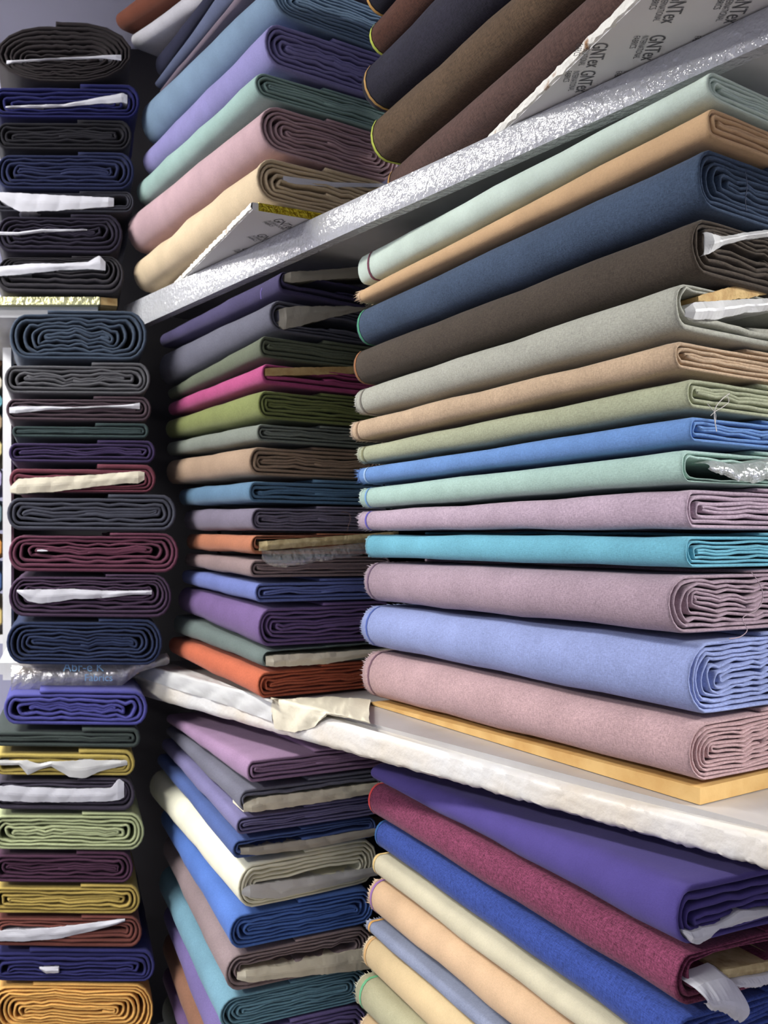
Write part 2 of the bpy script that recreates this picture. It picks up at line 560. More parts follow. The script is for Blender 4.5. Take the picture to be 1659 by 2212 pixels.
        for i, c in enumerate(q):
            t = (q[min(i + 1, len(q) - 1)] - q[max(i - 1, 0)]).normalized()
            a = t.cross(Vector((1, 0.2, 0.1))).normalized(); b = t.cross(a)
            for k in range(4):
                an = k * math.pi / 2
                vs.append(c + a * r * math.cos(an) + b * r * math.sin(an))
        for i in range(len(q) - 1):
            for k in range(4):
                fs.append((i * 4 + k, i * 4 + (k + 1) % 4, i * 4 + 4 + (k + 1) % 4, i * 4 + 4 + k))
        tag(mesh_obj('loose_thread', vs, fs, mat, self.root), label)


def core_of(near, cols, k=1.15):
    """centre offset and height of the room an insert needs, as fractions of the bolt's height"""
    _, t, b = near
    th = np.mean([c[2] - c[1] for c in cols]); ce = np.mean([(c[1] + c[2]) / 2 for c in cols])
    return (((t + b) / 2 - ce) / (b - t), th * k / (b - t))


# ------------------------------------------------------------------ the room
def lip(px):
    """plan point of the long shelf's front edge at a pixel column"""
    z = 2159.0 / (px + 783.0)
    return Vector(((px - CX) / F_PX * z, z))


SD = (lip(300) - lip(1500)).normalized()            # along the shelf, away from the viewer
SN = Vector((SD.y, -SD.x))                          # into the shelf
if SN.y < 0:
    SN = -SN


def room():
    def quad(name, pts, mat):
        return tag(mesh_obj(name, pts, [(0, 1, 2, 3)], mat, smooth=False), kind='structure')
    x0, x1, y0, y1, zt = -4.0, 4.6, -3.6, 3.5, CAM_Z + CEIL
    quad('floor', [(x0, y0, 0), (x1, y0, 0), (x1, y1, 0), (x0, y1, 0)], M_FLOOR)
    quad('ceiling', [(x0, y0, zt), (x0, y1, zt), (x1, y1, zt), (x1, y0, zt)], M_CEIL)
    quad('wall_back', [(x0, y1, 0), (x1, y1, 0), (x1, y1, zt), (x0, y1, zt)], M_WALL)
    quad('wall_left', [(x0, y0, 0), (x0, y1, 0), (x0, y1, zt), (x0, y0, zt)], M_WALL)
    quad('wall_right', [(x1, y0, 0), (x1, y0, zt), (x1, y1, zt), (x1, y1, 0)], M_WALL)
    for i, (x, y, power) in enumerate(LAMPS):
        rz = math.atan2(SD.y, SD.x)
        e = empty('ceiling_light', (x, y, zt), rz)
        tag(e, 'white ceiling light panel out of view, lighting the shelves', 'ceiling light', 'ceiling lights over the aisle')
        hx, hy = 0.6, 0.16
        prism('housing', [(-hx - .02, -hy - .02), (hx + .02, -hy - .02), (hx + .02, hy + .02), (-hx - .02, hy + .02)], -0.03, -0.001, M_WHITE, e)
        m, nt, b = new_mat('light_diffuser')
        b.inputs['Emission Color'].default_value = (*LAMP_COLOR, 1)
        b.inputs['Emission Strength'].default_value = power
        prism('diffuser', [(-hx, -hy), (hx, -hy), (hx, hy), (-hx, hy)], -0.036, -0.0301, m, e)


room()

# ------------------------------------------------------------------ shelving
Y_UT, Y_US = 0.516, 0.505                            # long upper shelf: top, underside of the board
Y_LT = -0.2945                                       # long lower shelf: top


def band(name, px_list, top, bot, mat, parent, thick=0.02, nv=7, noise=0.0, seed=1, round_=0.004, ragged=0.0):
    """front edge strip of a shelf between two height functions of the column"""
    rng = np.random.default_rng(seed)
    vs, fs = [], []
    ring = nv + 3
    for px in px_list:
        p = lip(px)
        t, b = top(px), bot(px) + rng.normal(0, ragged)
        prof = [(thick, t)]
        for j in range(nv):
            v = j / (nv - 1)
            inn = round_ * (abs(2 * v - 1) ** 6)
            prof.append((inn - abs(rng.normal(0, noise)) * (1 if 0 < j < nv - 1 else 0.3), t + (b - t) * v))
        prof += [(thick, b), (thick, (t + b) / 2)]
        for dn, h in prof:
            q = p + SN * dn
            vs.append((q.x, q.y, CAM_Z + h))
    n = len(px_list)
    for i in range(n - 1):
        for j in range(ring):
            a = i * ring + j; c = i * ring + (j + 1) % ring
            fs.append((a, a + ring, c + ring, c))
    fs.append(tuple(range(ring))); fs.append(tuple((n - 1) * ring + j for j in range(ring))[::-1])
    o = mesh_obj(name, vs, fs, mat, parent)
    o.data.set_sharp_from_angle(angle=0.7)
    return o


def shelf_quad(pa, pb, d0, d1):
    a, b = lip(pa), lip(pb)
    return [tuple(a + SN * d0), tuple(b + SN * d0), tuple(b + SN * d1), tuple(a + SN * d1)]


def long_unit():
    e = empty('shelving_unit', (0, 0, 0))
    tag(e, 'long white shelving unit with plastic-wrapped shelf edges running across the picture', 'shelving unit')
    prism('shelf', shelf_quad(272, 2600, 0.018, 0.47), CAM_Z + Y_US, CAM_Z + Y_UT, M_WHITE, e)
    prism('shelf', shelf_quad(292, 2600, 0.018, 0.47), CAM_Z + Y_LT - 0.02, CAM_Z + Y_LT, M_SHELF, e)
    cols = list(np.linspace(268, 1000, 60)) + list(np.linspace(1012, 2600, 70))

    def zl(px): return lip(px).y
    tag(band('shelf_front', cols, lambda px: Y_UT, lambda px: 0.455 + (2.0 - zl(px)) * 0.0227, M_WRAP, e, 0.02, 9, 0.0003, 3, 0.002),
        'glossy shelf front wrapped in clear plastic')
    cols2 = list(np.linspace(286, 700, 40)) + list(np.linspace(703, 2600, 190))
    tag(band('shelf_front', cols2, lambda px: -0.3 + 0.004 * math.sin(px * 0.004), lambda px: -0.332 - max(0, zl(px) - 0.9) * 0.026, M_FOAM, e, 0.02, 10, 0.0008, 5, 0.006, 0.0007),
        'chipped white shelf front')
    # back panel, coloured as the shade behind the bolts, and base
    prism('back_panel', [tuple(lip(60) + SN * 0.475), tuple(lip(2600) + SN * 0.475), tuple(lip(2600) + SN * 0.49), tuple(lip(60) + SN * 0.49)],
          0.0, CAM_Z + 0.62, M_GAPSHADE, e)
    prism('shelf', shelf_quad(292, 700, 0.012, 0.47), CAM_Z - 1.135, CAM_Z - 1.112, M_WHITE, e)


long_unit()


def left_unit():
    e = empty('shelving_unit', (0, 0, 0))
    tag(e, 'narrow shelving unit at the left holding stacks seen end-on', 'shelving unit')
    sk = -0.35

    def par(x0, x1, y0, y1):
        return [(x0 + sk * (y0 - 1.86), y0), (x1 + sk * (y0 - 1.86), y0), (x1 + sk * (y1 - 1.86), y1), (x0 + sk * (y1 - 1.86), y1)]
    prism('shelf', par(-0.86, -0.585, 2.0, 2.55), CAM_Z + 0.476, CAM_Z + 0.4995, M_WHITE, e)
    prism('shelf', par(-0.80, -0.55, 1.93, 2.55), CAM_Z - 0.304, CAM_Z - 0.279, M_WHITE, e)
    prism('shelf', par(-0.86, -0.50, 1.88, 2.55), CAM_Z - 1.06, CAM_Z - 1.032, M_WHITE, e)
    x = (6 - CX) / F_PX * 2.2; x2 = (24 - CX) / F_PX * 2.2
    prism('upright', [(x, 2.2), (x2, 2.2), (x2 - 0.01, 2.24), (x - 0.01, 2.24)], CAM_Z - 0.36, CAM_Z + 0.45, M_WHITE, e)
    q0, q1, q2 = [(px - CX) / F_PX * 2.66 for px in (24, 262, 470)]
    prism('back_panel', [(q0, 2.66), (q1, 2.66), (q1, 2.68), (q0, 2.68)], 0.0, CAM_Z + 0.95, M_GAPSHADE, e)  # added panel, its colour darkens the gap behind the left stacks
    tag(prism('upper_back_panel', [(q0 - 0.09, 2.70), (q1 + 0.12, 2.70), (q1 + 0.12, 2.72), (q0 - 0.09, 2.72)], CAM_Z + 0.9, CAM_Z + CEIL - 0.003, M_PALEWALL, e), 'pale grey wall panel above the stack')
    prism('gap_shade_panel', [(q1, 2.66), (q2, 2.66), (q2, 2.68), (q1, 2.68)], 0.0, CAM_Z + 1.425, M_GAPSHADE, e)  # added dark sheet, painted shade for the gap between the two units
    b = empty('foil_board', (0, 0, 0))
    tag(b, 'flat board with pale gold foil edge under the upper left stack', 'board')
    xr = (216 - CX) / F_PX * 1.98; xe = (250 - CX) / F_PX * 1.98
    prism('foil_wrap', [(-0.92, 1.98), (xr, 1.98), (xr - 0.18, 2.5), (-1.1, 2.5)], CAM_Z + 0.4997, CAM_Z + 0.5165, M_PALEGOLD, b)
    tag(prism('board_end', [(xr + 0.0005, 1.981), (xe, 1.992), (xe - 0.17, 2.48), (xr - 0.1745, 2.49)], CAM_Z + 0.4997, CAM_Z + 0.516, M_CARD, b), 'bare brown board end')


left_unit()

# ------------------------------------------------------------------ right stack between the shelves
SEED = [0]


def seed():
    SEED[0] += 1
    return SEED[0]


GR = 'bolts in the right-hand stack between the shelves'
R_near = [137, 213, 298, 451, 595, 722, 804, 889, 961, 1046, 1150, 1234, 1380, 1558, 1703]
R_far = [541, 619, 657, 748, 833, 902, 958, 1005, 1049, 1100, 1149, 1209, 1304, 1402, 1512]
R_nx = [1520, 1526, 1500, 1490, 1450, 1449, 1477, 1484, 1467, 1476, 1474, 1438, 1480, 1482]
R_fx = [768, 770, 765, 758, 761, 753, 767, 768, 773, 770, 785, 782, 775, 778]
R = [
    ((198, 216, 200), 'pale mint white fabric bolt lying directly under the upper white shelf', dict(heather=0.06)),
    ((205, 165, 115), 'warm tan fabric bolt second from the top, below the pale mint one', dict(heather=0.06)),
    ((62, 80, 104), 'dark slate blue wool bolt with a green selvedge, right-hand stack', dict(heather=0.3)),
    ((76, 66, 55), 'dark brown wool bolt with a torn white plastic core, right-hand stack', dict(heather=0.3)),
    ((168, 168, 152), 'light grey linen bolt with cardboard and plastic showing in its core', dict(heather=0.2)),
    ((192, 163, 128), 'dusty tan linen bolt under the light grey one with the cardboard core', dict(heather=0.2)),
    ((163, 168, 134), 'sage green linen bolt with white threads dangling from its end', dict(heather=0.2)),
    ((96, 142, 203), 'bright sky blue linen bolt below the sage green one', dict(heather=0.15)),
    ((163, 196, 182), 'pale mint green linen bolt with clear plastic in its end', dict(heather=0.15)),
    ((182, 158, 174), 'pale lilac pink linen bolt directly above the turquoise one', dict(heather=0.25)),
    ((96, 177, 198), 'turquoise linen bolt between two lilac pink ones, right-hand stack', dict(heather=0.15)),
    ((168, 143, 155), 'thick mauve linen bolt directly under the turquoise one', dict(heather=0.25)),
    ((142, 157, 208), 'periwinkle blue linen bolt second from the bottom of the right-hand stack', dict(heather=0.18)),
    ((188, 152, 152), 'dusty pink linen bolt at the bottom, on the tan board', dict(heather=0.25)),
]
R_core = {
    3: [(1518, 505, 552), (1550, 508, 530), (1600, 500, 514), (1700, 492, 506)],
    4: [(1480, 655, 690), (1530, 625, 690), (1600, 600, 672), (1720, 585, 660)],
    8: [(1510, 995, 1020), (1560, 990, 1040), (1620, 985, 1040), (1720, 980, 1030)],
}
RB = []
for i, (rgb, lab, kw) in enumerate(R):
    near = (R_nx[i], R_near[i], R_near[i + 1]); far = (R_fx[i], R_far[i], R_far[i + 1])
    core = core_of(near, R_core[i], 1.1) if i in R_core else None
    RB.append(Bolt(lab, GR, fabric(rgb, gain=0.92, **kw), near, far, 0.96 * (1 - 0.055 * (13 - i) / 13), 1.55 * (1 - 0.055 * (13 - i) / 13), 0.27, pitch=0.0052 if i > 1 else 0.0046, seed=seed(), core=core, loose=1.1, ends=5, round_=0.9 if i > 10 else 0.78, gap=0.0020 if i < 6 else 0.0004))
for i, (c, xi) in {2: ((60, 150, 110), 0.004), 3: ((150, 95, 50), 0.004), 0: ((120, 60, 80), 0.03), 4: ((120, 115, 105), 0.016), 5: ((150, 120, 90), 0.016), 6: ((130, 130, 90), 0.014),
                   7: ((150, 185, 225), 0.02), 8: ((100, 150, 200), 0.018), 9: ((95, 85, 185), 0.022), 11: ((110, 85, 110), 0.01), 12: ((75, 100, 180), 0.016), 13: ((120, 85, 100), 0.018)}.items():
    RB[i].selvedge(c, xi)
for i in (1, 4, 5, 6, 7, 8, 9, 10, 11, 12, 13):
    c = tuple(min(255, int(v * 0.8 + 45)) for v in R[i][0])
    RB[i].fray(c if i not in (7,) else (80, 120, 180), 0.012 if i in (1, 9, 7) else 0.007)
RB[3].insert('plastic_sleeve', [(1519, 503, 552), (1535, 508, 545), (1555, 513, 532), (1600, 505, 520), (1720, 490, 505)], M_WPLASTIC, 0.008, crumple=0.005, edge=1.5)
RB[4].insert('cardboard_core', [(1508, 640, 650), (1540, 630, 652), (1600, 615, 646), (1720, 590, 625)], M_CARD, 0.002, crumple=0.002, edge=2)
RB[4].insert('plastic_sleeve', [(1477, 668, 684), (1490, 655, 692), (1540, 652, 692), (1600, 648, 678), (1720, 645, 668)], M_WPLASTIC, 0.009, crumple=0.005, edge=1)
RB[8].sheet('plastic_sleeve', [(1510, 1000, 1016), (1530, 992, 1024), (1570, 1000, 1040), (1610, 995, 1044), (1660, 985, 1030), (1720, 980, 1020)], M_MILKFILM, 0.010, 0.006)
RB[6].thread([(1576, 850), (1560, 862), (1546, 880), (1543, 900), (1548, 932)], M_THREAD)
RB[6].thread([(1528, 872), (1540, 886), (1546, 896), (1545, 915)], M_THREAD, 0.0004)
RB[6].thread([(1570, 855), (1574, 868), (1560, 880), (1546, 888), (1535, 898)], M_THREAD, 0.0004)
RB[11].thread([(1622, 1235), (1640, 1260), (1648, 1290), (1634, 1318), (1604, 1335), (1614, 1360), (1600, 1375), (1575, 1380)], plain('mauve_thread', (170, 150, 158)), 0.0006, 0.012)
RB[2].thread([(1610, 372), (1614, 400), (1610, 430), (1612, 455)], plain('navy_thread', (60, 70, 90)), 0.0005, 0.008)


def tan_board():
    n0 = P(1512, 1727, 0.972); f0 = P(800, 1523, 1.54)
    d = Vector((f0.x - n0.x, f0.y - n0.y)).normalized(); n = Vector((d.y, -d.x))
    q = [Vector((n0.x, n0.y)), Vector((f0.x, f0.y)), Vector((f0.x, f0.y)) + n * 0.26, Vector((n0.x, n0.y)) + n * 0.26]
    zb = [CAM_Z + Y_LT + 0.001] * 4
    zt = [CAM_Z - 0.2755, CAM_Z - 0.2895, CAM_Z - 0.2895, CAM_Z - 0.2755]
    vs = [(p.x, p.y, z) for p, z in zip(q, zb)] + [(p.x, p.y, z) for p, z in zip(q, zt)]
    fs = [(3, 2, 1, 0), (4, 5, 6, 7)] + [(i, (i + 1) % 4, 4 + (i + 1) % 4, 4 + i) for i in range(4)]
    tag(mesh_obj('board', vs, fs, M_PLANK, smooth=False), 'tan wooden board lying on the lower white shelf under the right-hand stack', 'board')


tan_board()

# ------------------------------------------------------------------ middle stack between the shelves
GP = 'bolts in the middle stack between the shelves'
P_near = [580, 637, 715, 776, 834, 908, 957, 1031, 1091, 1151, 1203, 1253, 1308, 1405, 1447, 1516]
P_far = [717, 754, 834, 864, 901, 950, 987, 1050, 1096, 1149, 1191, 1226, 1264, 1326, 1372, 1415]
P_nx = [596, 576, 556, 559, 552, 549, 532, 530, 537, 536, 535, 545, 552, 562, 552]
P_fx = [341, 339, 358, 358, 353, 356, 354, 381, 393, 398, 395, 388, 380, 371, 360]
PL = [
    ((78, 70, 112), 'dark violet bolt with a paper core at the top of the middle stack', {}),
    ((108, 108, 124), 'mid grey bolt with a drooping paper core, second in the middle stack', {}),
    ((108, 116, 92), 'thin grey green bolt directly above the hot pink one', {}),
    ((196, 72, 134), 'hot pink fabric bolt with a cardboard core, middle stack', {}),
    ((134, 144, 72), 'olive green fabric bolt directly under the hot pink one', {}),
    ((134, 142, 128), 'pale grey green bolt directly above the thick tan one', {}),
    ((180, 149, 118), 'thick tan fabric bolt in the middle stack above the teal blue one', {}),
    ((92, 134, 166), 'teal blue fabric bolt under the thick tan one, middle stack', {}),
    ((130, 120, 140), 'greyish lilac fabric bolt directly above the small orange one', {}),
    ((196, 118, 76), 'soft orange bolt with strawboard and clear plastic in its end', {}),
    ((155, 130, 128), 'taupe pink fabric bolt directly under the soft orange one', {}),
    ((112, 128, 198), 'cornflower blue thin bolt above the purple one, middle stack', {}),
    ((128, 98, 156), 'purple fabric bolt below the cornflower blue one, middle stack', {}),
    ((114, 130, 124), 'grey green bolt with paper liner, lying on the bright orange one', {}),
    ((222, 108, 62), 'bright orange fabric bolt at the bottom of the middle stack', {}),
]
P_ins = {
    0: [('paper_liner', [(614, 592, 608), (626, 588, 611), (680, 585, 606), (780, 577, 600), (860, 572, 596)], M_GREYPAPER, 0.006)],
    1: [('paper_liner', [(603, 668, 704), (612, 665, 712), (640, 662, 706), (700, 662, 690), (780, 661, 672), (860, 658, 666)], M_GREYPAPER, 0.006)],
    3: [('cardboard_core', [(573, 795, 812), (700, 793, 809), (860, 790, 806)], M_CARD, 0.001)],
    9: [('strawboard_core', [(560, 1170, 1190), (600, 1166, 1186), (700, 1160, 1178), (860, 1148, 1166)], M_STRAW, 0.012)],
    13: [('paper_liner', [(574, 1418, 1438), (600, 1414, 1440), (700, 1410, 1434), (780, 1404, 1420), (860, 1400, 1410)], M_CREAMPAPER, 0.008)],
}
PB = []
for i, (rgb, lab, kw) in enumerate(PL):
    near = (P_nx[i], P_near[i], P_near[i + 1]); far = (P_fx[i], P_far[i], P_far[i + 1])
    ins = P_ins.get(i)
    core = core_of(near, ins[0][1]) if ins else None
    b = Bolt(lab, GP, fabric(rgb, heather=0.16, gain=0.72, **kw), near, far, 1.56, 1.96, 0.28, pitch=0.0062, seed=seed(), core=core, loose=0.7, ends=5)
    PB.append(b)
    for nm, cols, m, out in ins or []:
        b.insert(nm, cols, m, out, crumple=0.002 if 'core' in nm else 0.004, edge=1.0)
PB[9].sheet('plastic_wrap', [(558, 1180, 1206), (575, 1186, 1222), (610, 1184, 1224), (660, 1180, 1216), (720, 1176, 1206), (790, 1168, 1196)], M_FILM, 0.016, 0.006)
PB[8].thread([(738, 1106), (752, 1108), (757, 1120), (753, 1135), (750, 1148)], plain('brown_thread', (130, 100, 90)), 0.0005, 0.008)
PB[0].thread([(566, 622), (563, 632), (564, 646)], plain('violet_thread', (150, 130, 220)), 0.0008, 0.012)

# ------------------------------------------------------------------ lower right stack
GQ = 'bolts in the lower right stack'
Q_near = [1905, 2062, 2195, 2318, 2405, 2545, 2620, 2770, 2915, 3050]
Q_far = [1648, 1690, 1768, 1838, 1896, 1980, 2020, 2102, 2188, 2268]
Q_nx = [1452, 1452, 1450, 1450, 1450, 1450, 1450, 1450, 1450]
Q_fx = [795, 790, 803, 798, 790, 785, 778, 762, 772]
QL = [
    ((84, 70, 148), 'deep violet bolt directly under the chipped lower shelf edge', dict(heather=0.05)),
    ((132, 56, 88), 'maroon flecked bolt with crumpled white paper in its end', dict(heather=0.55, scale=330)),
    ((50, 76, 156), 'royal blue flecked bolt below the maroon one, lower right', dict(heather=0.35, scale=300)),
    ((218, 208, 172), 'pale cream bolt between the royal blue and peach ones, lower right', dict(heather=0.06)),
    ((228, 188, 142), 'peach bolt with a purple selvedge, lower right', dict(heather=0.08)),
    ((142, 152, 178), 'grey blue bolt with an orange yellow selvedge, lower right', dict(heather=0.15)),
    ((228, 198, 142), 'sand yellow bolt under the grey blue one, lower right', dict(heather=0.06)),
    ((188, 183, 142), 'khaki cream bolt with a green selvedge and frayed end, lower right', dict(heather=0.1)),
    ((222, 186, 134), 'light apricot bolt at the bottom edge under the khaki cream one', dict(heather=0.06)),
]
Q_ins = {
    0: [(1478, 2006, 2020), (1500, 2008, 2036), (1530, 1998, 2020), (1560, 1990, 2002), (1600, 1970, 1988), (1720, 1955, 1970)],
    1: [(1476, 2112, 2152), (1500, 2098, 2160), (1560, 2086, 2150), (1600, 2080, 2120), (1720, 2056, 2105)],
}
QB = []
for i, (rgb, lab, kw) in enumerate(QL):
    near = (Q_nx[i], Q_near[i], Q_near[i + 1]); far = (Q_fx[i], Q_far[i], Q_far[i + 1])
    core = core_of(near, Q_ins[i]) if i in Q_ins else None
    QB.append(Bolt(lab, GQ, fabric(rgb, gain=0.83, **kw), near, far, 0.89, 1.528, 0.28, pitch=0.0062, seed=seed(), core=core, loose=0.6, ends=5, round_=1.0 if i == 0 else 0.8))
QB[0].insert('paper_liner', [(1474, 2008, 2014), (1490, 2010, 2034), (1503, 2006, 2038), (1530, 1998, 2022), (1545, 1994, 2004), (1562, 1986, 2002), (1590, 1966, 1994), (1660, 1962, 1972), (1720, 1950, 1966)], M_PAPER, 0.007, crumple=0.004, edge=1)
QB[1].insert('cardboard_core', [(1560, 2094, 2112), (1600, 2086, 2106), (1720, 2062, 2086)], M_STRAW, 0.004, crumple=0.002, edge=1)
QB[1].sheet('paper_liner', [(1477, 2118, 2140), (1490, 2108, 2152), (1520, 2098, 2162), (1545, 2088, 2175), (1560, 2096, 2186), (1572, 2112, 2178)], M_PAPER, 0.022, 0.010, nx=40, nz=10, edge=2.5)
QB[1].sheet('paper_liner', [(1568, 2112, 2120), (1600, 2104, 2124), (1640, 2098, 2118), (1720, 2084, 2104)], M_PAPER, 0.008, 0.005)
for i, (c, xi) in {1: ((220, 60, 60), 0.002), 2: ((40, 90, 150), 0.003), 3: ((225, 190, 110), 0.004), 4: ((160, 110, 180), 0.008), 5: ((230, 170, 70), 0.008), 6: ((228, 178, 105), 0.006), 7: ((100, 190, 130), 0.016)}.items():
    QB[i].selvedge(c, xi, 0.006)
for i in (4, 5, 6, 7, 8):
    QB[i].fray(tuple(min(255, int(v * 0.8 + 50)) for v in QL[i][0]), 0.008)
tag(prism('platform', [tuple(QB[-1].root.matrix_basis @ Vector((x, y, 0)))[:2] for x, y in ((-0.37, 0.14), (0.37, 0.14), (0.37, -0.14), (-0.37, -0.14))], 0.001, CAM_Z - 0.8745, M_WHITE),
    'white low platform on the floor under the lower right stack', 'platform')

# ------------------------------------------------------------------ lower middle stack
GM = 'bolts in the lower middle stack'
M_near = [1636, 1700, 1762, 1812, 1866, 1975, 2062, 2155, 2240, 2345, 2440, 2500, 2562]
M_far = [1540, 1566, 1592, 1626, 1660, 1738, 1800, 1868, 1950, 2010, 2085, 2140, 2232]
M_nx = [528, 513, 505, 497, 508, 489, 481, 469, 469, 469, 469, 469]
M_fx = [355, 355, 345, 335, 318, 343, 347, 339, 348, 347, 347, 345]
ML = [
    ((172, 134, 172), 'orchid pink bolt at the top under the lower shelf, middle'),
    ((118, 118, 134), 'cool grey bolt with a paper core directly under the orchid pink one'),
    ((130, 124, 172), 'lilac blue bolt under the cool grey one, lower middle stack'),
    ((78, 104, 168), 'denim blue bolt with a grey paper core above the ivory one'),
    ((240, 237, 206), 'ivory white bolt with a translucent plastic core, lower middle stack'),
    ((78, 124, 208), 'vivid blue bolt directly under the ivory white one'),
    ((155, 134, 134), 'taupe bolt with dark brown end and pale paper core'),
    ((112, 164, 184), 'light teal bolt under the taupe one, lower middle stack'),
    ((124, 108, 168), 'violet bolt under the light teal one near the bottom edge'),
    ((156, 108, 80), 'rust brown bolt below the violet one at the bottom edge'),
    ((114, 86, 134), 'dull purple bolt below the rust brown one, bottom left of middle'),
    ((100, 108, 100), 'grey green bolt lowest in the lower middle stack'),
]
M_ins = {
    1: ('paper_liner', [(526, 1736, 1754), (560, 1722, 1752), (700, 1706, 1732), (800, 1692, 1714), (860, 1685, 1705)], M_CREAMPAPER, 0.005),
    3: ('paper_liner', [(520, 1832, 1846), (560, 1828, 1846), (660, 1814, 1834), (800, 1790, 1806), (860, 1782, 1796)], M_GREYPAPER, 0.004),
    4: ('plastic_sleeve', [(522, 1922, 1932), (536, 1912, 1938), (600, 1904, 1940), (700, 1890, 1916), (800, 1874, 1892), (860, 1866, 1880)], M_WPLASTIC, 0.006),
    6: ('paper_liner', [(512, 2100, 2116), (540, 2092, 2120), (620, 2082, 2110), (700, 2064, 2102), (780, 2048, 2094), (860, 2036, 2080)], M_CREAMPAPER, 0.008),
}
MB_ = []
for i, (rgb, lab) in enumerate(ML):
    near = (M_nx[i], M_near[i], M_near[i + 1]); far = (M_fx[i], M_far[i], M_far[i + 1])
    ins = M_ins.get(i)
    core = core_of(near, ins[1][:3]) if ins else None
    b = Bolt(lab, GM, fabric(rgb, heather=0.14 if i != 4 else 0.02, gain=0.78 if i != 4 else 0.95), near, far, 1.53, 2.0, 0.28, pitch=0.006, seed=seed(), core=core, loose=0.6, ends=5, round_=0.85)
    MB_.append(b)
    if ins:
        b.insert(ins[0], ins[1], ins[2], ins[3], crumple=0.004, edge=1.0)

# ------------------------------------------------------------------ slanting stack on the upper shelf
GU = 'bolts stacked on the upper shelf, left of the brown ones'
U_near = [-340, -249, -195, -190, -105, -71, 30, 142, 209, 322, 436]
U_far = [15, 62, 104, 170, 190, 203, 312, 381, 445, 547, 632]
U_nx = [700, 700, 575, 575, 575, 580, 564, 544, 554, 547]
U_fx = [245, 278, 330, 330, 342, 300, 303, 290, 270, 283]
UL = [
    ((128, 66, 40), 'rust brown bolt at the very top beside the grey ceiling'),
    ((208, 206, 212), 'white bolt near the top, between the rust and dark navy ones'),
    ((42, 44, 70), 'dark navy bolt under the white one, upper shelf'),
    ((94, 104, 136), 'blue grey thin bolt under the dark navy one, upper shelf'),
    ((124, 108, 122), 'thin mauve brown bolt on top of the steel blue one'),
    ((120, 150, 178), 'steel blue bolt above the lavender one, upper shelf'),
    ((145, 139, 198), 'lavender bolt with a dark slate end, upper shelf'),
    ((155, 190, 180), 'mint bolt between the lavender and pink ones, upper shelf'),
    ((200, 163, 168), 'rose pink bolt with a brown mauve end, upper shelf'),
    ((228, 202, 158), 'pale cream bolt with a wrinkled side lying on the gold-edged board'),
]
UB = []
for i, (rgb, lab) in enumerate(UL):
    near = (U_nx[i], U_near[i], U_near[i + 1] if i != 1 else -180); far = (U_fx[i], U_far[i], U_far[i + 1])
    cols = [(612, 380, 392), (640, 384, 398), (720, 394, 404), (860, 398, 404)]
    core = (-0.02, 0.16) if i == 9 else None
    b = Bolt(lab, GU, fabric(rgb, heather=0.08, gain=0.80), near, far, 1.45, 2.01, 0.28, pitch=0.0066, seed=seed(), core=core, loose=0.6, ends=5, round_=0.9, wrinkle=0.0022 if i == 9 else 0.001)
    UB.append(b)
    if i == 9:
        b.insert('paper_liner', cols, M_PAPER, 0.001, crumple=0.001)


def lettering(parent, spots, z, size, mat, dirv):
    """GNTex / INTERNATIONAL / FABRICS printed on the underside of a board: one mesh"""
    dx = Vector((dirv[0], dirv[1], 0)).normalized()
    up = Vector((dx.y, -dx.x, 0))
    rot = Matrix((dx, up, Vector((0, 0, -1)))).transposed().to_4x4()
    bm = bmesh.new()
    for txt, sz, off in (('GNTex', size, 0.0), ('INTERNATIONAL', size * 0.42, -size * 0.55), ('FABRICS', size * 0.42, -size * 1.08)):
        cu = bpy.data.curves.new('print', 'FONT')
        cu.body = txt; cu.size = sz * 1.42
        o = bpy.data.objects.new('print', cu)
        COL.objects.link(o)
        me = bpy.data.meshes.new_from_object(o.evaluated_get(bpy.context.evaluated_depsgraph_get()))
        bpy.data.objects.remove(o)
        xs = [v.co.x for v in me.vertices]
        k = size * (3.0 if txt == 'GNTex' else 2.75 if txt[0] == 'I' else 1.45) / (max(xs) - min(xs))
        for v in me.vertices:
            v.co.x *= k
            v.co.y += off
        bm.from_mesh(me)
    me = bpy.data.meshes.new('printed_lettering')
    bm.to_mesh(me); bm.free()
    me.materials.append(mat)
    for (x, y) in spots:
        o = bpy.data.objects.new('printed_lettering', me)
        COL.objects.link(o)
        o.matrix_world = Matrix.Translation((x, y, z)) @ rot
        o.parent = parent


